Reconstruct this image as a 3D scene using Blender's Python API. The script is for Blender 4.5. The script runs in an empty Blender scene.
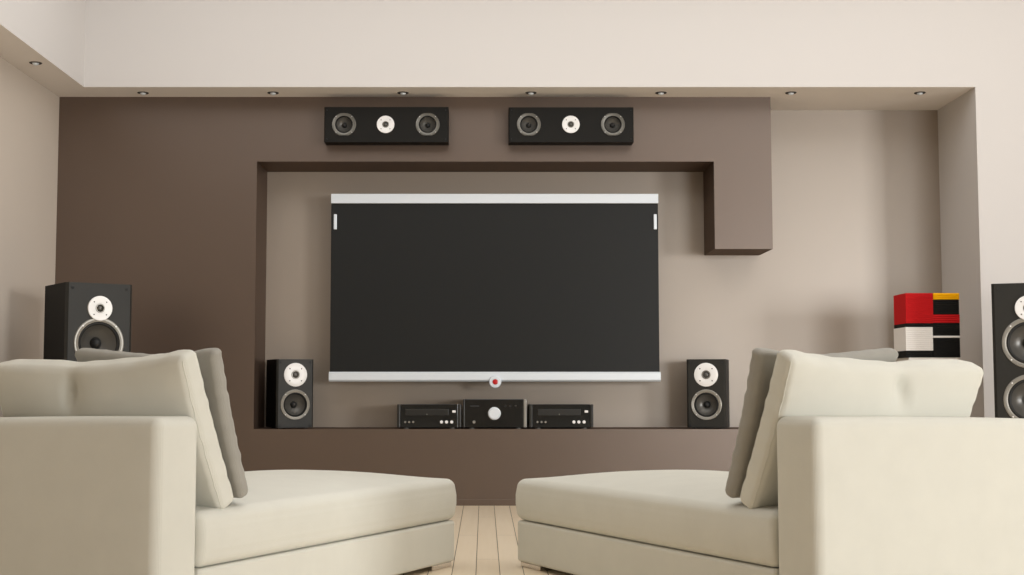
import bpy, bmesh, math, random
from mathutils import Vector, Matrix

random.seed(7)
SC = bpy.context.scene
COL = SC.collection
PI = math.pi

# ------------------------------------------------------------------ camera
F_PX, VX, CY, VY, EYE = 1340.0, 484.0, 287.5, 388.0, 0.78
PITCH = math.atan((VY - CY) / F_PX)
cam = bpy.data.cameras.new('camera')
cam.sensor_fit = 'HORIZONTAL'
cam.sensor_width = 36.0
cam.lens = F_PX / 1024.0 * 36.0
cam.shift_x = (512.0 - VX) / 1024.0
cam.clip_end = 100
cam_ob = bpy.data.objects.new('camera', cam)
cam_ob.location = (0, 0, EYE)
cam_ob.rotation_euler = (PI / 2 + PITCH, 0, 0)
COL.objects.link(cam_ob)
SC.camera = cam_ob

# ------------------------------------------------------------------ world, daylight, added fill lamps, exposure
w = bpy.data.worlds.new('world')
SC.world = w
w.use_nodes = True
w.node_tree.nodes['Background'].inputs[0].default_value = (1.0, 1.0, 0.99, 1)
w.node_tree.nodes['Background'].inputs[1].default_value = 0.24


def area(name, loc, target, sx, sy, power, color):
    l = bpy.data.lights.new(name, 'AREA')
    l.shape = 'RECTANGLE'
    l.size, l.size_y = sx, sy
    l.energy = power
    l.color = color
    o = bpy.data.objects.new(name, l)
    o.location = loc
    d = Vector(target) - Vector(loc)
    o.rotation_euler = d.to_track_quat('-Z', 'Y').to_euler()
    COL.objects.link(o)
    return o


area('window_daylight', (11.5, -4.5, 1.6), (2.0, 7.5, 1.3), 2.9, 2.5, 960, (1.0, 1.0, 0.99))
area('rear_fill', (4.9, -2.3, 1.4), (3.0, 9.0, 1.4), 2.6, 2.5, 150, (1.0, 1.0, 0.99))  # added fill that lifts the highlight on the right; no known window here
area('overhead_fill', (0.9, 6.0, 3.86), (0.9, 6.0, 0), 6.6, 4.2, 126, (1.0, 1.0, 0.99))  # added top fill, hung under a closed ceiling with no roof opening

SC.view_settings.view_transform = 'Standard'
SC.view_settings.look = 'None'
SC.view_settings.gamma = 1
SC.view_settings.use_curve_mapping = False
SC.view_settings.exposure = 0.0


# ------------------------------------------------------------------ helpers
def at(px, py, Y):
    """the point of the place at depth Y that the photograph shows at pixel (px, py)"""
    c, s = math.cos(PITCH), math.sin(PITCH)
    u, v = (px - VX) / F_PX, (CY - py) / F_PX
    d = Vector((u, c - v * s, s + v * c))
    return d * (Y / d.y) + Vector((0, 0, EYE))


def srgb(r, g, b):
    def f(c):
        c /= 255.0
        return c / 12.92 if c <= 0.04045 else ((c + 0.055) / 1.055) ** 2.4
    return (f(r), f(g), f(b), 1)


def material(name, color, rough=0.5, metal=0.0, spec=0.5, ior=1.5, tint=(1, 1, 1, 1), noise=0.0, nscale=60, bump=0.0, bscale=400, coat=0.0, sheen=0.0):
    m = bpy.data.materials.new(name)
    m.use_nodes = True
    nt = m.node_tree
    b = nt.nodes['Principled BSDF']
    b.inputs['Base Color'].default_value = color
    b.inputs['Roughness'].default_value = rough
    b.inputs['Metallic'].default_value = metal
    b.inputs['Specular IOR Level'].default_value = spec
    b.inputs['IOR'].default_value = ior
    b.inputs['Specular Tint'].default_value = tint
    b.inputs['Coat Weight'].default_value = coat
    b.inputs['Sheen Weight'].default_value = sheen
    tc = nt.nodes.new('ShaderNodeTexCoord')
    if noise:
        n = nt.nodes.new('ShaderNodeTexNoise')
        n.inputs['Scale'].default_value = nscale
        n.inputs['Detail'].default_value = 4
        nt.links.new(tc.outputs['Object'], n.inputs['Vector'])
        mx = nt.nodes.new('ShaderNodeMixRGB')
        mx.inputs[1].default_value = tuple(c * (1 - noise) for c in color[:3]) + (1,)
        mx.inputs[2].default_value = tuple(min(1, c * (1 + noise)) for c in color[:3]) + (1,)
        nt.links.new(n.outputs['Fac'], mx.inputs[0])
        nt.links.new(mx.outputs[0], b.inputs['Base Color'])
    if bump:
        n2 = nt.nodes.new('ShaderNodeTexNoise')
        n2.inputs['Scale'].default_value = bscale
        nt.links.new(tc.outputs['Object'], n2.inputs['Vector'])
        bp = nt.nodes.new('ShaderNodeBump')
        bp.inputs['Strength'].default_value = bump
        bp.inputs['Distance'].default_value = 0.002
        nt.links.new(n2.outputs['Fac'], bp.inputs['Height'])
        nt.links.new(bp.outputs[0], b.inputs['Normal'])
    return m


def fabric(name, color, bump=0.25):
    m = material(name, color, rough=0.9, spec=0.2, noise=0.05, nscale=9, sheen=0.1)
    nt = m.node_tree
    b = nt.nodes['Principled BSDF']
    tc = nt.nodes.new('ShaderNodeTexCoord')
    hs = []
    for ax in ('X', 'Z'):
        wv = nt.nodes.new('ShaderNodeTexWave')
        wv.wave_type = 'BANDS'
        wv.bands_direction = ax
        wv.inputs['Scale'].default_value = 110
        wv.inputs['Distortion'].default_value = 1.5
        nt.links.new(tc.outputs['Object'], wv.inputs['Vector'])
        hs.append(wv)
    ad = nt.nodes.new('ShaderNodeMath')
    nt.links.new(hs[0].outputs['Fac'], ad.inputs[0])
    nt.links.new(hs[1].outputs['Fac'], ad.inputs[1])
    bp = nt.nodes.new('ShaderNodeBump')
    bp.inputs['Strength'].default_value = bump
    bp.inputs['Distance'].default_value = 0.0015
    nt.links.new(ad.outputs[0], bp.inputs['Height'])
    nt.links.new(bp.outputs[0], b.inputs['Normal'])
    return m


def floor_material():
    m = bpy.data.materials.new('pale_oak_planks')
    m.use_nodes = True
    nt = m.node_tree
    b = nt.nodes['Principled BSDF']
    b.inputs['Roughness'].default_value = 0.38
    tc = nt.nodes.new('ShaderNodeTexCoord')
    sep = nt.nodes.new('ShaderNodeSeparateXYZ')
    nt.links.new(tc.outputs['Object'], sep.inputs[0])
    ax = nt.nodes.new('ShaderNodeMath'); ax.operation = 'ADD'; ax.inputs[1].default_value = 20.0 - 7.2
    ay = nt.nodes.new('ShaderNodeMath'); ay.operation = 'ADD'; ay.inputs[1].default_value = 0.1012 * 100 + 0.034
    nt.links.new(sep.outputs['Y'], ax.inputs[0])
    nt.links.new(sep.outputs['X'], ay.inputs[0])
    cmb = nt.nodes.new('ShaderNodeCombineXYZ')
    nt.links.new(ax.outputs[0], cmb.inputs[0])
    nt.links.new(ay.outputs[0], cmb.inputs[1])
    br = nt.nodes.new('ShaderNodeTexBrick')
    br.offset = 0.5
    br.offset_frequency = 2
    br.inputs['Scale'].default_value = 1.0
    br.inputs['Brick Width'].default_value = 2.0
    br.inputs['Row Height'].default_value = 0.1012
    br.inputs['Mortar Size'].default_value = 0.0017
    br.inputs['Mortar Smooth'].default_value = 0.2
    br.inputs['Color1'].default_value = srgb(240, 222, 194)
    br.inputs['Color2'].default_value = srgb(244, 228, 202)
    br.inputs['Mortar'].default_value = srgb(70, 52, 40)
    nt.links.new(cmb.outputs[0], br.inputs['Vector'])
    mp = nt.nodes.new('ShaderNodeMapping')
    mp.inputs['Scale'].default_value = (38, 1.6, 1)
    nt.links.new(tc.outputs['Object'], mp.inputs['Vector'])
    n = nt.nodes.new('ShaderNodeTexNoise')
    n.inputs['Scale'].default_value = 1.0
    n.inputs['Detail'].default_value = 6
    nt.links.new(mp.outputs[0], n.inputs['Vector'])
    ramp = nt.nodes.new('ShaderNodeValToRGB')
    ramp.color_ramp.elements[0].position = 0.3
    ramp.color_ramp.elements[0].color = (0.94, 0.92, 0.89, 1)
    ramp.color_ramp.elements[1].position = 0.7
    ramp.color_ramp.elements[1].color = (1, 1, 1, 1)
    nt.links.new(n.outputs['Fac'], ramp.inputs[0])
    mx = nt.nodes.new('ShaderNodeMixRGB'); mx.blend_type = 'MULTIPLY'; mx.inputs[0].default_value = 0.7
    nt.links.new(br.outputs['Color'], mx.inputs[1])
    nt.links.new(ramp.outputs[0], mx.inputs[2])
    nt.links.new(mx.outputs[0], b.inputs['Base Color'])
    return m


def satin(name, color, gloss, fac, rough):
    """wall paint with an even satin sheen"""
    m = material(name, color, 0.85, spec=0.0, noise=0.02, nscale=3, bump=0.05, bscale=250)
    nt = m.node_tree
    b = nt.nodes['Principled BSDF']
    out = nt.nodes['Material Output']
    g = nt.nodes.new('ShaderNodeBsdfGlossy')
    g.inputs['Color'].default_value = gloss
    g.inputs['Roughness'].default_value = rough
    mx = nt.nodes.new('ShaderNodeMixShader')
    mx.inputs[0].default_value = fac
    nt.links.new(b.outputs[0], mx.inputs[1])
    nt.links.new(g.outputs[0], mx.inputs[2])
    nt.links.new(mx.outputs[0], out.inputs['Surface'])
    return m


M = {
    'paint': material('pale_wall_paint', srgb(209, 205, 202), 0.85, spec=0.2, bump=0.05, bscale=250),
    'soffit': material('lightened_soffit_paint', srgb(238, 232, 226), 0.85, spec=0.2, bump=0.05, bscale=250),  # bulkhead paint made paler, in place of light reaching the underside
    'leftpaint': material('beige_wall_paint', srgb(198, 187, 175), 0.85, spec=0.2, bump=0.05, bscale=250),
    'taupe': satin('taupe_satin_paint', srgb(148, 136, 124), (1, 0.93, 0.86, 1), 0.16, 0.38),
    'rear': material('taupe_matt_paint', srgb(206, 199, 191), 0.8, spec=0.2),
    'brown': satin('brown_satin_paint', srgb(68, 54, 45), (1, 0.86, 0.77, 1), 0.13, 0.37),
    'floor': floor_material(),
    'darkbaffle': material('black_baffle', srgb(30, 29, 27), 0.55, spec=0.12),
    'dullring': material('dull_metal_ring', srgb(112, 110, 104), 0.4, metal=0.4),
    'cream': fabric('cream_upholstery', srgb(214, 213, 203)),
    'grey': fabric('grey_cushion_fabric', srgb(158, 155, 147)),
    'black': material('black_ash_veneer', srgb(9, 9, 8), 0.5, spec=0.12, noise=0.15, nscale=30),
    'baffle': material('charcoal_baffle', srgb(44, 43, 40), 0.5, spec=0.25, noise=0.05, nscale=30),
    'rubber': material('black_rubber', srgb(22, 22, 22), 0.6),
    'cone': material('dark_cone', srgb(86, 84, 80), 0.34, spec=0.6, metal=0.3),
    'ring': material('satin_metal_ring', srgb(150, 147, 140), 0.38, metal=0.5),
    'white_plate': material('white_tweeter_plate', srgb(238, 237, 236), 0.35),
    'silver': material('satin_silver', srgb(226, 233, 240), 0.4, metal=0.2),
    'chrome': material('chrome', srgb(215, 210, 205), 0.18, metal=1.0),
    'screen': material('dark_screen_glass', srgb(32, 33, 33), 0.4, spec=0.25),
    'tvback': material('black_plastic', srgb(30, 30, 30), 0.5),
    'gloss': material('black_gloss_fascia', srgb(26, 26, 25), 0.12, spec=0.5),
    'fasciamat': material('black_fascia', srgb(40, 39, 37), 0.35, spec=0.4),
    'red_btn': material('red_button', srgb(190, 8, 14), 0.3),
    'redbox': material('red_card', srgb(200, 28, 32), 0.7, spec=0.12),
    'whitebox': material('white_card', srgb(244, 240, 236), 0.6),
    'blackbox': material('black_card', srgb(20, 19, 17), 0.7, spec=0.2),
    'yellowbox': material('yellow_card', srgb(248, 182, 8), 0.7, spec=0.12),
    'plinth': material('white_lacquer', srgb(232, 228, 222), 0.4),
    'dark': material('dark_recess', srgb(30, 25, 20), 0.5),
    'window': material('white_window_frame', srgb(236, 234, 230), 0.4),
}


def obj(name, bm, mat, parent=None, smooth=True, kind=None, angle=35):
    me = bpy.data.meshes.new(name)
    bmesh.ops.recalc_face_normals(bm, faces=bm.faces[:])
    bm.to_mesh(me)
    bm.free()
    if smooth:
        me.shade_smooth()
        try:
            me.set_sharp_from_angle(angle=math.radians(angle))
        except Exception:
            pass
    me.materials.append(mat)
    o = bpy.data.objects.new(name, me)
    COL.objects.link(o)
    if parent is not None:
        o.parent = parent
    if kind:
        o['kind'] = kind
    return o


def thing(name, label, cat, loc=(0, 0, 0), rz=0.0, group=None):
    o = bpy.data.objects.new(name, None)
    o.empty_display_size = 0.1
    COL.objects.link(o)
    o.location = loc
    o.rotation_euler = (0, 0, rz)
    o['label'] = label
    o['category'] = cat
    if group:
        o['group'] = group
    return o


def tag(o, label, cat, group=None):
    o['label'] = label
    o['category'] = cat
    if group:
        o['group'] = group
    return o


def copy_tree(o, parent=None):
    c = o.copy()
    COL.objects.link(c)
    if parent is not None:
        c.parent = parent
    for ch in list(o.children):
        copy_tree(ch, c)
    return c


def box(bm, x0, x1, y0, y1, z0, z1, bevel=0.0, seg=2):
    r = bmesh.ops.create_cube(bm, size=1.0)
    vs = r['verts']
    for v in vs:
        v.co.x = x0 if v.co.x < 0 else x1
        v.co.y = y0 if v.co.y < 0 else y1
        v.co.z = z0 if v.co.z < 0 else z1
    if bevel:
        es = list({e for v in vs for e in v.link_edges})
        bmesh.ops.bevel(bm, geom=es, offset=bevel, segments=seg, affect='EDGES', profile=0.5)
    return bm


def boxm(*a, **k):
    return box(bmesh.new(), *a, **k)


def lathe(bm, prof, cx=0.0, y0=0.0, cz=0.0, n=48, clamp=None):
    """profile [(radius, y)] turned about an axis along y through (cx, cz)"""
    rings = []
    for r, y in prof:
        if r < 1e-6:
            rings.append([bm.verts.new((cx, y0 + y, cz))])
        else:
            ring = []
            for i in range(n):
                a = 2 * PI * i / n
                x, z = r * math.cos(a), r * math.sin(a)
                if clamp:
                    z = max(-clamp, min(clamp, z))
                ring.append(bm.verts.new((cx + x, y0 + y, cz + z)))
            rings.append(ring)
    for a, b in zip(rings[:-1], rings[1:]):
        if len(a) == 1 and len(b) == 1:
            continue
        for i in range(n):
            j = (i + 1) % n
            if len(a) == 1:
                bm.faces.new((a[0], b[i], b[j]))
            elif len(b) == 1:
                bm.faces.new((a[i], b[0], a[j]))
            else:
                bm.faces.new((a[i], b[i], b[j], a[j]))
    return bm


def extrude_poly(bm, pts, y0, y1):
    """a polygon in (x, z) extruded along y"""
    a = [bm.verts.new((x, y0, z)) for x, z in pts]
    b = [bm.verts.new((x, y1, z)) for x, z in pts]
    n = len(pts)
    fa = bm.faces.new(a)
    fb = bm.faces.new(b[::-1])
    for i in range(n):
        j = (i + 1) % n
        bm.faces.new((a[i], b[i], b[j], a[j]))
    bm.normal_update()
    bmesh.ops.triangulate(bm, faces=[fa, fb])
    return bm


def samples(h, r, n):
    """coordinates from -h to h, dense inside the rounded margins of width r"""
    k = 5
    m = [(-h) + r * (1 - math.cos(PI / 2 * i / k)) for i in range(k + 1)] if False else [-h + r * i / k for i in range(k + 1)]
    mid = [-(h - r) + 2 * (h - r) * i / n for i in range(1, n)]
    return m + mid + [-x for x in reversed(m)]


def soft_box(hx, hy, hz, r, nx, ny, nz, fn=None):
    """rounded box about the origin; fn(p, unit position) moves every vertex"""
    bm = bmesh.new()
    S = (samples(hx, r, nx), samples(hy, r, ny), samples(hz, r, nz))
    H = (hx, hy, hz)
    cache = {}

    def vert(p):
        key = tuple(round(c, 6) for c in p)
        if key in cache:
            return cache[key]
        inner = [max(-(H[i] - r), min(H[i] - r, p[i])) for i in range(3)]
        # even spacing of the margin samples over the quarter circle
        d = Vector([math.tan(max(-1, min(1, (p[i] - inner[i]) / r)) * PI / 4) for i in range(3)])
        q = Vector(inner) + d.normalized() * r
        if fn:
            q = fn(q, (q.x / hx, q.y / hy, q.z / hz))
        v = bm.verts.new(q)
        cache[key] = v
        return v
    for ax in range(3):
        a, b = [i for i in range(3) if i != ax]
        for s in (-1, 1):
            for i in range(len(S[a]) - 1):
                for j in range(len(S[b]) - 1):
                    quad = []
                    for di, dj in ((0, 0), (1, 0), (1, 1), (0, 1)):
                        p = [0, 0, 0]
                        p[ax] = s * H[ax]
                        p[a] = S[a][i + di]
                        p[b] = S[b][j + dj]
                        quad.append(vert(p))
                    bm.faces.new(quad)
    return bm


def tube(bm, pts, r, n=8, closed=True):
    N = len(pts)
    rings = []
    for i, p in enumerate(pts):
        a = pts[(i - 1) % N] if closed or i else p
        b = pts[(i + 1) % N] if closed or i < N - 1 else p
        t = (b - a).normalized()
        up = Vector((0, 1, 0)) if abs(t.y) < 0.9 else Vector((1, 0, 0))
        u = t.cross(up).normalized()
        v = t.cross(u).normalized()
        rings.append([bm.verts.new(p + (u * math.cos(2 * PI * k / n) + v * math.sin(2 * PI * k / n)) * r) for k in range(n)])
    for i in range(N if closed else N - 1):
        A, B = rings[i], rings[(i + 1) % N]
        for k in range(n):
            bm.faces.new((A[k], A[(k + 1) % n], B[(k + 1) % n], B[k]))
    return bm


# ------------------------------------------------------------------ the room
XL, XR_REVEAL, XR = -2.89, 3.235, 12.4
YB, YF, YP = 9.44, 8.70, 9.0           # niche back wall, bulkhead face, brown feature panel
ZS, ZC, YREAR = 2.756, 3.9, -2.2       # soffit, high ceiling, rear wall
XS = -2.634

obj('floor', boxm(XL - .2, XR + .2, YREAR - .2, YB + .2, -.08, 0), M['floor'], kind='structure', smooth=False)
obj('wall_back', boxm(XL - .2, XR + .2, YB, YB + .2, 0, ZC), M['taupe'], kind='structure', smooth=False)
obj('wall_left', boxm(XL - .2, XL, YREAR, YB, 0, ZC), M['leftpaint'], kind='structure', smooth=False)
# bulkhead: the upper wall with its soffit, and the cheek right of the niche flush with it
obj('ceiling_soffit', boxm(XS - .0005, XR_REVEAL - .001, YF + .003, YB - .003, ZS, ZS + .0045), M['soffit'], kind='structure', smooth=False)
obj('wall_bulkhead', boxm(XS, XR, YF, YB - .002, ZS + .001, ZC), M['paint'], kind='structure', smooth=False)
obj('wall_cheek', boxm(XR_REVEAL, XR, YF, YB - .002, 0, ZS + .001), M['paint'], kind='structure', smooth=False)
obj('ceiling_soffit', boxm(XL + .001, XS - .0005, YREAR + .01, YB - .003, ZS, ZS + .0045), M['soffit'], kind='structure', smooth=False)
obj('wall_bulkhead_left', extrude_poly(bmesh.new(), [(XL, ZS + .001), (XS, ZS + .001), (XS, ZC), (XL, ZC)], YREAR, YB - .002), M['paint'], kind='structure', smooth=False)
obj('ceiling', boxm(XL - .2, XR + .2, YREAR - .2, YB + .2, ZC, ZC + .1), M['paint'], kind='structure', smooth=False)
obj('wall_right', boxm(XR, XR + .2, YREAR, YF, 0, ZC), M['paint'], kind='structure', smooth=False)

# brown feature panel: left field, band above the niche, short drop on the right, ledge below
for nm, x0, x1, z0, z1 in (('wall_feature_left', XL, -1.54, 0, ZS), ('wall_feature_top', -1.54, 1.95, 2.312, ZS),
                           ('wall_feature_drop', 1.559, 1.95, 1.716, 2.312), ('wall_feature_ledge', -1.54, 1.95, 0, .506)):
    obj(nm, boxm(x0, x1, YP, YB - .001, z0, z1), M['brown'], kind='structure', smooth=False)
obj('baseboard_feature', boxm(XL, 1.955, YP - .006, YP, 0, .042, bevel=.002), M['brown'], kind='structure', smooth=False)

# rear wall with the tall window the daylight comes through
WX0, WX1, WZ1 = 7.0, 12.1, 2.75
rear = bmesh.new()
box(rear, XL - .2, 3.5, YREAR - .2, YREAR, 0, ZC)
box(rear, WX1, XR + .2, YREAR - .2, YREAR, 0, ZC)
box(rear, 6.3, WX0, YREAR - .2, YREAR, 0, ZC)
box(rear, 3.5, 6.3, YREAR - .2, YREAR, WZ1, ZC)  # head above the opening added for the rear fill lamp
box(rear, WX0, WX1, YREAR - .2, YREAR, WZ1, ZC)
obj('wall_rear', rear, M['rear'], kind='structure', smooth=False)
w2 = bmesh.new()  # made-up window frame around the added rear fill lamp
for x in (3.5, 6.22):
    box(w2, x, x + .08, YREAR - .09, YREAR - .01, 0, WZ1)
for z in (0, WZ1 - .08):
    box(w2, 3.5, 6.3, YREAR - .09, YREAR - .01, z, z + .08)
obj('rear_fill_frame', w2, M['window'], kind='structure', smooth=False)
wf = bmesh.new()
for x in (WX0, (WX0 + WX1) / 2 - .04, WX1 - .08):
    box(wf, x, x + .08, YREAR - .14, YREAR - .06, 0, WZ1)
box(wf, WX0, WX1, YREAR - .14, YREAR - .06, 0, .08)
box(wf, WX0, WX1, YREAR - .14, YREAR - .06, WZ1 - .08, WZ1)
obj('window_1', wf, M['window'], kind='structure', smooth=False)


# ------------------------------------------------------------------ recessed downlights
def downlight(x, y, label):
    t = thing('ceiling_downlight', label, 'downlight', (x, y, ZS), 0, 'recessed downlights in the soffit')
    ring = lathe(bmesh.new(), [(.026, 0), (.028, -.005), (.036, -.004), (.038, 0)], n=32)
    cup = lathe(bmesh.new(), [(0, -.0015), (.027, -.0015), (.027, 0), (0, 0)], n=32)
    bulb = lathe(bmesh.new(), [(0, -.016), (.009, -.015), (.016, -.011), (.02, -.005), (.02, -.001)], n=24)
    for b in (ring, cup, bulb):
        for v in b.verts:
            v.co = Vector((v.co.x, v.co.z, v.co.y))
    obj('trim_ring', ring, M['dark'], t)
    obj('reflector', cup, M['dark'], t)
    obj('bulb', bulb, M['silver'], t)
    return t


names = ['above the left end of the brown panel', 'second from the left above the brown panel', 'above the left wall speaker',
         'above the right wall speaker', 'just right of the right wall speaker', 'just right of the brown panel top',
         'above the right-hand boxes in the niche']
for px, nm in zip((143, 273, 403, 531, 661, 791, 920), names):
    downlight((px - VX) / F_PX * 8.99, 8.87, 'small recessed chrome downlight in the soffit ' + nm)
downlight(-2.732, 8.04, 'small recessed chrome downlight in the soffit strip along the left wall')


# ------------------------------------------------------------------ loudspeakers
def baffle_mesh(wd, h, holes, t, c):
    """front plate facing -y with round holes and chamfered vertical edges"""
    bm = bmesh.new()
    hw = wd / 2
    out = [bm.verts.new(p) for p in ((-hw + c, 0, 0), (hw - c, 0, 0), (hw - c, 0, h), (-hw + c, 0, h))]
    es = [bm.edges.new((out[i], out[(i + 1) % 4])) for i in range(4)]
    loops = []
    for x, z, r in holes:
        lp = [bm.verts.new((x + r * math.cos(2 * PI * i / 48), 0, z + r * math.sin(2 * PI * i / 48))) for i in range(48)]
        es += [bm.edges.new((lp[i], lp[(i + 1) % 48])) for i in range(48)]
        loops.append(lp)
    bmesh.ops.triangle_fill(bm, use_beauty=True, use_dissolve=False, edges=es)
    for lp in loops:
        bk = [bm.verts.new((v.co.x, t, v.co.z)) for v in lp]
        for i in range(48):
            j = (i + 1) % 48
            bm.faces.new((lp[i], lp[j], bk[j], bk[i]))
    sd = [bm.verts.new(p) for p in ((-hw, c, 0), (hw, c, 0), (hw, c, h), (-hw, c, h))]
    bm.faces.new((out[0], out[3], sd[3], sd[0]))
    bm.faces.new((out[1], sd[1], sd[2], out[2]))
    bm.faces.new((out[3], out[2], sd[2], sd[3]))
    bm.faces.new((out[0], sd[0], sd[1], out[1]))
    return bm


def cabinet_mesh(wd, h, c, depth):
    bm = bmesh.new()
    hw = wd / 2
    f = [bm.verts.new(p) for p in ((-hw, c, 0), (hw, c, 0), (hw, c, h), (-hw, c, h))]
    b = [bm.verts.new(p) for p in ((-hw, depth, 0), (hw, depth, 0), (hw, depth, h), (-hw, depth, h))]
    for i in range(4):
        j = (i + 1) % 4
        bm.faces.new((f[i], b[i], b[j], f[j]))
    bm.faces.new(b)
    return bm


def woofer(root, x, z, r, wide=.16, clamp=None, ring='ring'):
    ri = r * (1 - wide)
    t = obj('woofer', lathe(bmesh.new(), [(r * .955, .004), (r, 0), (r * .985, -.006), (r * .95, -.008), (r * .90, -.0062), (r * .885, -.0085), (ri, -.006), (ri, .006)], x, 0, z, clamp=clamp),
            M[ring], root)
    obj('surround', lathe(bmesh.new(), [(ri + .001, .003), (ri * .97, -.003), (ri * .92, -.005), (ri * .87, -.001), (ri * .85, .006)], x, 0, z), M['rubber'], t)
    dp = r * .36
    obj('cone', lathe(bmesh.new(), [(ri * .86, .005), (ri * .7, .005 + dp * .45), (ri * .5, .005 + dp * .78), (ri * .28, .005 + dp)], x, 0, z), M['cone'], t)
    obj('dust_cap', lathe(bmesh.new(), [(0, dp - r * .20), (ri * .1, dp - r * .19), (ri * .19, dp - r * .13), (ri * .25, dp - r * .03), (ri * .27, dp + .008)], x, 0, z, n=32), M['rubber'], t)
    for a in (45, 135, 225, 315):
        a = math.radians(a)
        sx, sz = x + r * .925 * math.cos(a), z + r * .925 * math.sin(a)
        if clamp and abs(sz - z) > clamp * .9:
            continue
        obj('screw', lathe(bmesh.new(), [(0, -.0098), (r * .03, -.0096), (r * .035, -.006)], sx, 0, sz, n=10), M['white_plate'], t)
    return t


def tweeter(root, x, z, r, lift=0.0):
    t = obj('tweeter', lathe(bmesh.new(), [(r, lift), (r, -.006 - lift), (r * .96, -.008 - lift), (r * .5, -.0075 - lift), (r * .38, -.006 - lift), (r * .36, .004)], x, 0, z), M['white_plate'], root)
    obj('tweeter_ring', lathe(bmesh.new(), [(r * .37, -.004 - lift), (r * .36, -.0095 - lift), (r * .31, -.0095 - lift), (r * .25, -.003 - lift), (r * .24, .004)], x, 0, z, n=32), M['ring'], t)
    obj('tweeter_dome', lathe(bmesh.new(), [(0, -.0105 - lift), (r * .1, -.0098 - lift), (r * .18, -.0065 - lift), (r * .235, 0)], x, 0, z, n=24), M['cone'], t)
    for a in (45, 135, 225, 315):
        a = math.radians(a)
        obj('screw', lathe(bmesh.new(), [(0, -.0098 - lift), (r * .05, -.0096 - lift), (r * .06, -.006 - lift)], x + r * .72 * math.cos(a), 0, z + r * .72 * math.sin(a), n=10), M['rubber'], t)
    return t


def pegs(root, wd, h, c, m, r, zs=None):
    for z in (zs or (m, h - m)):
        for sx in (-1, 1):
            obj('grille_socket', lathe(bmesh.new(), [(0, -.003), (r * .5, -.003), (r * .6, -.005), (r, -.004), (r, .001)], sx * (wd / 2 - c - m * .6), 0, z, n=16), M['rubber'], root)


def speaker_feet(root, wd, depth, s=.02, hgt=.012):
    for x in (-wd / 2 + .04, wd / 2 - .04):
        for y in (.05, depth - .05):
            b = bmesh.new()
            box(b, x - s, x + s, y - s, y + s, 0, hgt, bevel=.003)
            obj('foot', b, M['rubber'], root, smooth=False)


def floor_speaker(x, y, rz, label):
    wd, dp, c = .395, .40, .016
    h = at(80, 285.3, 7.95).z
    t = thing('floor_speaker', label, 'speaker', (x, y, 0), rz, 'tower speakers either side of the seats')
    zt, z1 = at(99, 308.4, 7.8).z, at(99, 343, 7.8).z
    z2, r = z1 - .33, .149
    holes = [(0, z1 - .02, r * .96), (0, z2 - .02, r * .96)]
    up = .02

    def lifted(o):
        o.location.z = up
        return o
    lifted(obj('baffle', baffle_mesh(wd, h - up, holes, .03, c), M['baffle'], t, smooth=False))
    lifted(obj('cabinet', cabinet_mesh(wd, h - up, c, dp), M['black'], t, smooth=False))
    woofer(t, 0, z1, r, .17)
    woofer(t, 0, z2, r, .17)
    tweeter(t, 0, zt, .072, .006)
    pegs(t, wd, h, c, .035, .008, (.06, h - .03))
    b = bmesh.new()
    box(b, -wd / 2 - .02, wd / 2 + .02, -.02, dp + .02, 0, up, bevel=.004)
    obj('base', b, M['rubber'], t, smooth=False)
    return t


floor_speaker((99 - VX) / F_PX * 7.8, 7.8, math.radians(35), 'tall black floor speaker beside the left wall, behind the left lounge')
floor_speaker((1029 - VX) / F_PX * 7.76, 7.76, math.radians(-22), 'tall black floor speaker with two woofers cut by the right edge, beside the boxes')


def shelf_speaker(px, y, wd, rz, label):
    dp, c = .27, .012
    z0 = .506
    h = at(296, 359.2, 9.06).z - z0
    t = thing('bookshelf_speaker', label, 'speaker', ((px - VX) / F_PX * y * 1.001, y, z0), rz, 'bookshelf speakers on the brown ledge')
    up = .008
    k = h / 68.0
    zt, zw = h - 15.2 * k, h - 44.5 * k
    rt, rw = 11.6 * k, 15.0 * k
    for o in (obj('baffle', baffle_mesh(wd, h - up, [(0, zw - up, rw * .96)], .02, c), M['baffle'], t, smooth=False),
              obj('cabinet', cabinet_mesh(wd, h - up, c, dp), M['black'], t, smooth=False)):
        o.location.z = up
    woofer(t, 0, zw, rw, .2)
    tweeter(t, 0, zt, rt)
    pegs(t, wd, h, c, .022, .007)
    speaker_feet(t, wd, dp, .012, up)
    return t


shelf_speaker(296, 9.075, .257, math.radians(24), 'small black bookshelf speaker on the ledge left of the television')
shelf_speaker(705.4, 9.06, .262, math.radians(-15), 'small black bookshelf speaker on the ledge right of the television')


def centre_speaker(x0, x1, y0, y1, centres, label):
    yf = YP - .125
    a, b = at(x0, y1, yf), at(x1, y0, yf)
    wd, h = b.x - a.x, b.z - a.z
    t = thing('wall_speaker', label, 'speaker', ((a.x + b.x) / 2, yf, a.z), 0, 'horizontal speakers above the television')
    cs = [at(cx, 124.5, yf).x - (a.x + b.x) / 2 for cx in centres]
    cz = at(0, 124.5, yf).z - a.z
    r = .081
    obj('baffle', baffle_mesh(wd, h, [(cs[0], cz, r * .90), (cs[2], cz, r * .90)], .02, .006), M['darkbaffle'], t, smooth=False)
    obj('cabinet', cabinet_mesh(wd, h, .006, .1245), M['black'], t, smooth=False)
    woofer(t, cs[0], cz, r, .27, clamp=.0755, ring='dullring')
    woofer(t, cs[2], cz, r, .27, clamp=.0755, ring='dullring')
    tweeter(t, cs[1], cz, .059)
    pegs(t, wd, h, .006, .02, .005)
    return t


centre_speaker(324, 448.5, 107, 142, (344, 385.6, 427.6), 'left one of two horizontal black speakers mounted above the television')
centre_speaker(508.7, 633.5, 107.3, 142, (528.8, 570.8, 612.8), 'right one of two horizontal black speakers mounted above the television')

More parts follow.
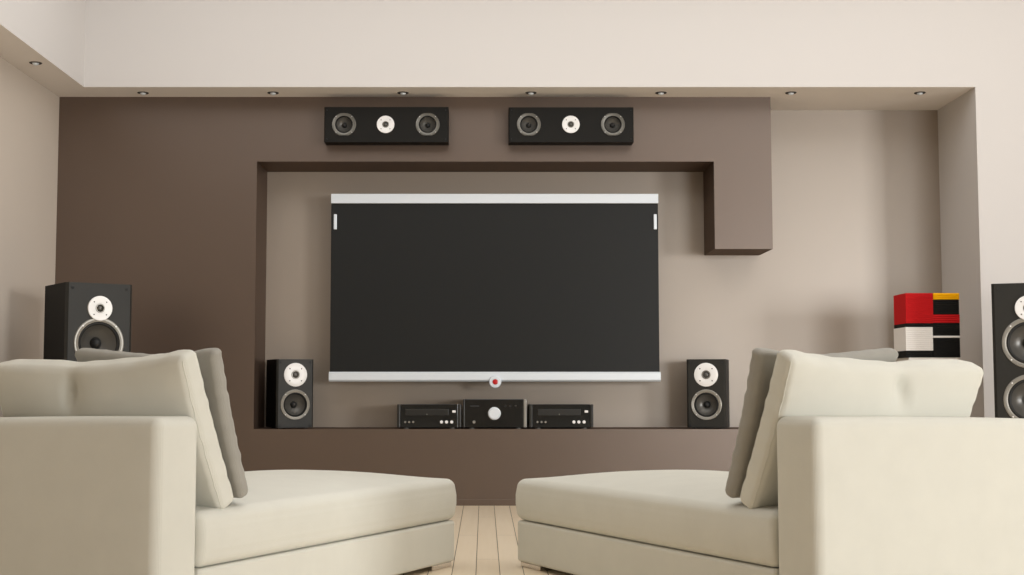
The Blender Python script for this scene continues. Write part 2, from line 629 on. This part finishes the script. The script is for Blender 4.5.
# ------------------------------------------------------------------ television
YT = 9.22
tl, br_ = at(331.7, 194, YT), at(659.4, 381.6, YT)
tv = thing('television', 'large flat black television with silver bars mounted in the brown niche', 'television', ((tl.x + br_.x) / 2, YT, br_.z))
X0, Z0 = tv.location.x, tv.location.z
W2 = (br_.x - tl.x) / 2 + .003
zt0, zt1 = at(0, 203.5, YT).z - Z0, at(0, 194, YT).z - Z0
zb0, zb1 = 0.0, at(0, 371.8, YT).z - Z0
obj('housing', boxm(-W2 + .004, W2 - .004, .012, .11, zb0 + .02, zt1 - .012, bevel=.004), M['tvback'], tv, smooth=False)
obj('screen', boxm(-W2 + .001, W2 - .001, 0, .014, zb1, zt0, bevel=.001), M['screen'], tv, smooth=False)
obj('top_bar', boxm(-W2, W2, -.014, .1, zt0, zt1, bevel=.003), M['silver'], tv, smooth=False)


def bowed_bar():
    bm = bmesh.new()
    n = 40
    rows = []
    for i in range(n + 1):
        u = -1 + 2 * i / n
        x = u * (W2 + .004)
        rows.append([bm.verts.new((x, y, z)) for y, z in ((.1, zb0), (-.012, zb0 + .001), (-.022, zb0 + .012), (-.022, zb1 - .008), (-.014, zb1), (.1, zb1))])
    for a, b in zip(rows[:-1], rows[1:]):
        for k in range(6):
            j = (k + 1) % 6
            bm.faces.new((a[k], b[k], b[j], a[j]))
    bm.faces.new(rows[0])
    bm.faces.new(rows[-1][::-1])
    return bm


obj('bottom_bar', bowed_bar(), M['silver'], tv, smooth=False)
for px in (335.4, 655.1):
    xx = at(px, 220, YT).x - X0
    za, zb = at(px, 229.5, YT).z - Z0, at(px, 214.3, YT).z - Z0
    obj('side_handle', boxm(xx - .0105, xx + .0105, -.012, .002, za, zb, bevel=.003), M['silver'], tv, smooth=False)
pb = at(495.2, 381.9, YT)
px_, pz_ = pb.x - X0, pb.z - Z0
knob = obj('power_knob', lathe(bmesh.new(), [(.040, 0), (.042, -.03), (.039, -.036), (.020, -.037), (.019, -.033), (0, -.033)], px_, -.002, pz_), M['silver'], tv)
obj('button', lathe(bmesh.new(), [(.0185, -.032), (.0175, -.039), (.01, -.042), (0, -.0425)], px_, -.002, pz_), M['red_btn'], knob)
obj('wall_bracket', boxm(-.3, .3, .108, YB - YT - .0005, .45, .95, bevel=.004), M['tvback'], tv, smooth=False)


# ------------------------------------------------------------------ hi-fi units on the ledge
ZL = .506
YE = 9.05


def unit(name, label, cat, x0, x1, ytop, depth, group=None):
    a, b = at(x0, 428, YE), at(x1, ytop, YE)
    wd, h = b.x - a.x, b.z - ZL
    t = thing(name, label, cat, ((a.x + b.x) / 2, YE, ZL), 0, group)
    ft = .009
    obj('case', boxm(-wd / 2 + .004, wd / 2 - .004, .014, depth, ft, h - .003, bevel=.003), M['fasciamat'], t, smooth=False)
    for x in (-wd / 2 + .06, wd / 2 - .06):
        for y in (.04, depth - .04):
            f = bmesh.new()
            r = bmesh.ops.create_cone(f, cap_ends=True, segments=20, radius1=.018, radius2=.016, depth=ft)
            for v in f.verts:
                v.co += Vector((x, y, ft / 2))
            obj('foot', f, M['ring'], t)
    px0 = (x0 + x1) / 2

    def loc(px, py):
        p = at(px, py, YE)
        return p.x - t.location.x, p.z - ZL
    return t, wd, h, ft, loc


def dot(parent, name, x, z, r, out, m, n=20):
    return obj(name, lathe(bmesh.new(), [(r, .002), (r, -out * .8), (r * .85, -out), (0, -out)], x, 0, z, n=n), m, parent)


def disc_player(x0, label):
    t, wd, h, ft, loc = unit('disc_player', label, 'disc player', x0, x0 + 64.0, 404.3, .34, 'disc players on the brown ledge')
    obj('fascia', boxm(-wd / 2 + .022, wd / 2 - .022, 0, .015, ft, h, bevel=.002), M['gloss'], t, smooth=False)
    for s in (-1, 1):
        obj('side_pillar', boxm(min(s * (wd / 2 - .021), s * wd / 2), max(s * (wd / 2 - .021), s * wd / 2), -.004, .02, ft, h, bevel=.004), M['fasciamat'], t, smooth=False)
    xa, za = loc(x0 + 8.5, 415.5)
    xb, zb = loc(x0 + 51.5, 409.0)
    tray = obj('disc_tray', boxm(xa, xb, -.005, .002, za, zb, bevel=.002), M['fasciamat'], t, smooth=False)
    dot(tray, 'tray_badge', (xa + xb) / 2, za + .008, .004, .007, M['ring'], 12)
    x, z = loc(x0 + 57, 411.5)
    obj('power_button', boxm(x - .012, x + .012, -.008, .002, z - .008, z + .008, bevel=.003), M['white_plate'], t, smooth=False)
    for d in (8.2, 12.2, 16.2):
        x, z = loc(x0 + d, 422)
        dot(t, 'small_button', x, z, .0075, .008, M['ring'])
    for d in (44.5, 49.5, 54.7):
        x, z = loc(x0 + d, 422)
        dot(t, 'round_button', x, z, .011, .01, M['white_plate'])
    return t


disc_player(397.0, 'low black disc player on the ledge, left of the amplifier')
disc_player(529.3, 'low black disc player on the ledge, right of the amplifier')

t, wd, h, ft, loc = unit('amplifier', 'taller black amplifier with large silver volume knob between the disc players', 'amplifier', 463.0, 527.3, 399.2, .36)
obj('fascia', boxm(-wd / 2 + .012, wd / 2 - .026, -.002, .015, ft, h, bevel=.003), M['gloss'], t, smooth=False)
obj('side_trim', boxm(wd / 2 - .025, wd / 2 - .006, -.006, .015, ft, h, bevel=.003), M['ring'], t, smooth=False)
obj('side_pillar', boxm(-wd / 2, -wd / 2 + .0115, -.004, .02, ft, h, bevel=.003), M['fasciamat'], t, smooth=False)
x, z = loc(494.4, 413.5)
kn = obj('volume_knob', lathe(bmesh.new(), [(.043, 0), (.043, -.004), (.0395, -.006), (.0385, -.026), (.036, -.029), (0, -.029)], x, 0, z), M['silver'], t)
x, z = loc(474, 422)
dot(t, 'selector_knob', x, z, .011, .014, M['ring'])
x, z = loc(474.8, 406)
obj('display_slot', boxm(x - .03, x + .03, -.0035, 0, z - .006, z + .006), M['rubber'], t, smooth=False)
for d in (505.5, 510.5, 515.5):
    x, z = loc(d, 406)
    dot(t, 'indicator_button', x, z, .008, .006, M['fasciamat'])


# ------------------------------------------------------------------ coloured boxes on a white plinth
YX = 8.34


def ribbed(wd, h, d, n):
    bm = bmesh.new()
    box(bm, -wd / 2 + .0015, wd / 2 - .0015, .0045, d, 0, h)
    p = h / n
    for i in range(n):
        box(bm, -wd / 2, wd / 2, 0, .006, i * p + p * .14, (i + 1) * p - p * .14, bevel=.0009, seg=1)
    return bm


def storage(x0, x1, y0, y1, m, n, label):
    a, b = at(x0, y1, YX), at(x1, y0, YX)
    wd, h = b.x - a.x, b.z - a.z
    o = obj('storage_box', ribbed(wd - .002, h - .0004, .25, n), M[m], smooth=False)
    o.location = ((a.x + b.x) / 2, YX, a.z)
    return tag(o, label, 'box', 'coloured ribbed boxes stacked in the right niche')


PB = 357.4
for args in ((906, 933, 293, 323.2, 'redbox', 15, 'tall bright red ribbed box on top of the left stack'),
             (906, 933, 323.2, 327, 'blackbox', 2, 'flat black ribbed box between the tall red box and the white box'),
             (906, 933, 327, 350.6, 'whitebox', 12, 'tall white ribbed box in the left stack below the red one'),
             (906, 933, 350.6, PB, 'blackbox', 3, 'black ribbed box under the tall white box'),
             (933.3, 959.5, 293, 299.5, 'yellowbox', 3, 'yellow ribbed box on top of the right stack'),
             (933.3, 959.2, 299.5, 314.4, 'blackbox', 7, 'black ribbed box directly under the yellow box'),
             (933.3, 960, 314.4, 322.9, 'redbox', 4, 'low red ribbed box in the right stack between two black boxes'),
             (933.3, 960, 322.9, 335.6, 'blackbox', 6, 'black ribbed box between the low red box and thin white box'),
             (933.3, 960.2, 335.6, 337.8, 'whitebox', 1, 'thin white box in the right stack between two black boxes'),
             (933.3, 960.2, 337.8, PB, 'blackbox', 9, 'tall black ribbed box at the bottom of the right stack')):
    storage(*args)
a, b = at(909, PB, YX), at(959, PB, YX)
pl = thing('display_plinth', 'white plinth holding the coloured boxes, mostly hidden behind the right cushion', 'plinth', ((a.x + b.x) / 2, YX + .004, 0))
pw = (b.x - a.x) / 2
obj('top_board', boxm(-pw, pw, 0, .25, a.z - .04, a.z - .0005, bevel=.002), M['plinth'], pl, smooth=False)
obj('body', boxm(-pw + .006, pw - .006, .006, .244, .05, a.z - .0405, bevel=.002), M['plinth'], pl, smooth=False)
obj('kick_base', boxm(-pw + .02, pw - .02, .03, .23, 0, .05), M['plinth'], pl, smooth=False)

# ------------------------------------------------------------------ chaise lounges, back cushions, throw pillows
PSI = math.radians(26)
CW, CL = 1.0, 2.005          # width, length
PAN = .21                   # thickness of the back panel
ZB, ZP = .2, .69             # base top, panel top


def frame(side):
    """local axes of a lounge: x to the right, y towards the foot end; side -1 left, +1 right"""
    rz = -PSI if side < 0 else PSI
    a = Vector((-math.sin(rz), math.cos(rz), 0))
    r = Vector((math.cos(rz), math.sin(rz), 0))
    P = Vector((-.126, 5.962, 0)) if side < 0 else Vector((.144, 5.962, 0))
    C = P - a * CL / 2 - (r if side < 0 else -r) * CW / 2
    return C, rz


def chaise(side, label):
    C, rz = frame(side)
    t = thing('chaise_lounge', label, 'lounge chair', C, rz, 'cream chaise lounges facing the television')
    sgn = -1 if side > 0 else 1             # +1: the visible inner side is at +x
    y0 = -CL / 2 + PAN                      # front face of the back panel

    def base_fn(p, u):
        return p + Vector((0, (CL / 2 + y0) / 2, (ZB + .022) / 2))
    obj('base', soft_box(CW / 2, (CL / 2 - y0) / 2 - .0005, (ZB - .022) / 2, .014, 10, 20, 2, base_fn), M['cream'], t, angle=180)

    def panel_fn(p, u):
        q = Vector(p)
        q.z += (ZP + .022) / 2
        k = max(0, u[2])
        q.z += k * (-.016 * (.5 - .5 * u[0] * sgn) ** 1.0 + .004 * (1 - u[0] ** 2))
        q.y += -CL / 2 + PAN / 2 + .004 * math.copysign(1, u[1]) * (1 - u[0] ** 2) * (1 - u[2] ** 2)
        return q
    obj('back_panel', soft_box(CW / 2, PAN / 2, (ZP - .022) / 2, .036, 14, 3, 10, panel_fn), M['cream'], t, angle=180)

    hz = .09

    def seat_fn(p, u):
        q = Vector(p)
        ux, uy, uz = u
        crown = (1 - abs(ux) ** 2.6) * (1 - abs(uy) ** 4)
        if uz > 0:
            q.z += .05 * crown * uz
        side_b = 1 - uz * uz
        q.x += .011 * math.copysign(1, ux) * abs(ux) ** 6 * side_b
        q.y += .02 * max(0, uy) ** 6 * side_b
        return q + Vector((0, (CL / 2 + y0) / 2, ZB + hz + .001))
    obj('seat_cushion', soft_box(CW / 2 - .002, (CL / 2 - y0) / 2 - .002, hz, .028, 24, 36, 3, seat_fn), M['cream'], t, angle=180)
    for sx in (-1, 1):
        for ya, yb in ((CL / 2 - .19, CL / 2 - .012), (-CL / 2 + .012, -CL / 2 + .19)):
            xa, xb = sorted((sx * (CW / 2 - .012), sx * (CW / 2 - .075)))
            obj('foot', boxm(xa, xb, ya, yb, 0, .0225, bevel=.003), M['chrome'], t, smooth=False)
    return t


chaise(-1, 'cream upholstered chaise lounge on the left, seen from behind')
chaise(1, 'cream upholstered chaise lounge on the right, seen from behind')


def interp(x, pts):
    for (x0, y0), (x1, y1) in zip(pts[:-1], pts[1:]):
        if x <= x1:
            k = max(0, (x - x0) / (x1 - x0))
            k = k * k * (3 - 2 * k)
            return y0 + (y1 - y0) * k
    return pts[-1][1]


def pillow(side, name, label, cat, group, w0, w1, lb, lt, z0, z1, T, bf, bb, mat, top, waves, amp, dimple=None, pinch=0.0, r=.02):
    """a leaning box cushion: w measured from the lounge's inner side, l from its foot end back to the cushion's mid plane at bottom and top"""
    C, rz = frame(side)
    s = 1 if side < 0 else -1
    hw, hh = (w1 - w0) / 2, math.hypot(z1 - z0, lt - lb) / 2
    lean = math.atan2(lt - lb, z1 - z0)
    yc, zc = CL / 2 - (lb + lt) / 2, (z0 + z1) / 2
    xc = s * (CW / 2 - (w0 + w1) / 2)
    rng = random.Random(len(name) * 7 + int(w1 * 100))
    ph = [rng.uniform(0, 6.28) for _ in range(8)]

    def fn(p, u):
        # here x: across (inner side +), y: thickness (front +), z: up the lean
        q = Vector(p)
        ux, uy, uz = u
        wv = (1 - ux) / 2 * (w1 - w0)
        e = max(0, 1 - abs(ux) ** 2.4) ** .8 * max(0, 1 - abs(uz) ** 2.4) ** .8
        f = uy
        q.y += (bf if f > 0 else bb) * e * f
        if dimple and f < 0:
            g = math.exp(-((wv - dimple[0]) / .024) ** 2 - ((uz - dimple[1]) / .2) ** 2)
            g = math.exp(-((wv - dimple[0] + .03 * (uz - dimple[1])) / (.018 if wv > dimple[0] else .034)) ** 2 - ((uz - dimple[1] - .05) / .2) ** 2)
            g2 = math.exp(-((wv - dimple[0]) / .09) ** 2 - ((uz - .75) / .45) ** 2)
            q.y += -f * (.034 * g + .014 * g2)
        k = ((uz + 1) / 2) ** 2
        q.z += k * interp(wv, top)
        # pinched edges: sides drawn in at mid height, top drawn down between the corners
        q.x -= pinch * math.copysign(1, ux) * abs(ux) ** 3 * (1 - uz * uz)
        # puckers along the gusset
        ed = abs(ux) ** 10
        q.x += amp * ed * math.copysign(1, ux) * (math.sin(waves * uz * PI + ph[0]) + .6 * math.sin(waves * .57 * uz * PI + ph[1]))
        q.y += amp * .9 * ed * (math.sin(waves * .8 * uz * PI + ph[2] + f) + .5 * math.sin(waves * 1.7 * uz * PI + ph[5]))
        et = abs(uz) ** 10
        q.z += amp * .4 * et * math.sin(waves * .8 * ux * PI + ph[3])
        # broad unevenness of the filling
        q.y += .004 * e * math.sin(3 * ux + ph[4]) * math.cos(2.5 * uz + ph[6])
        # lean back, mirror for the right lounge, move to its place
        y = q.y * math.cos(lean) - q.z * math.sin(lean)
        z = q.y * math.sin(lean) + q.z * math.cos(lean)
        return Vector((s * q.x, y, z + (zc - z0)))
    bm = soft_box(hw, T / 2, hh, r, 40, 4, 34, fn)
    o = obj(name, bm, mat, angle=180)
    Rm = Matrix.Rotation(rz, 3, 'Z')
    pos = Rm @ Vector((xc, yc, 0)) + C
    o.location = (pos.x, pos.y, z0)
    o.rotation_euler = (0, 0, rz)
    tag(o, label, cat, group)
    # piping down the seams of the two ends
    for f in (-1, 1):
        for a in (-1, 1):
            pts = []
            for k in range(50):
                b = -.94 + 1.88 * k / 49
                p = Vector((a * (hw - .008), f * (T / 2 - .008), b * hh))
                pts.append(fn(p, (p.x / hw, p.y / (T / 2), b)))
            obj('piping', tube(bmesh.new(), pts, .0022, 8, closed=False), mat, o)
    return o


white_top = [(0, -.008), (.05, -.008), (.13, -.020), (.25, -.033), (.42, -.043), (.5, -.048), (.6, -.038), (.76, -.034), (.87, -.044)]
for side, nm in ((-1, 'left'), (1, 'right')):
    pillow(side, 'back_cushion', 'cream back cushion leaning on the %s chaise lounge panel' % nm, 'cushion', 'cream back cushions',
           .008, .875, 1.622, 1.852, .385, .902, .085, .05, .042, M['cream'], white_top, 9, .0012, dimple=(.50, .62), pinch=.008, r=.026)
    pillow(side, 'throw_pillow', 'thin grey throw pillow standing in front of the %s cream back cushion' % nm, 'pillow', 'grey throw pillows',
           -.004, .605, 1.545, 1.715, .412, .906, .055, .028, .004, M['grey'], [(0, .004), (.05, .003), (.17, -.018), (.25, -.019), (.3, -.0145), (.35, -.0105), (.4, -.006), (.45, -.001), (.5, .004), (.56, .010), (.605, .012)], 10, .0017, pinch=.010, r=.022)
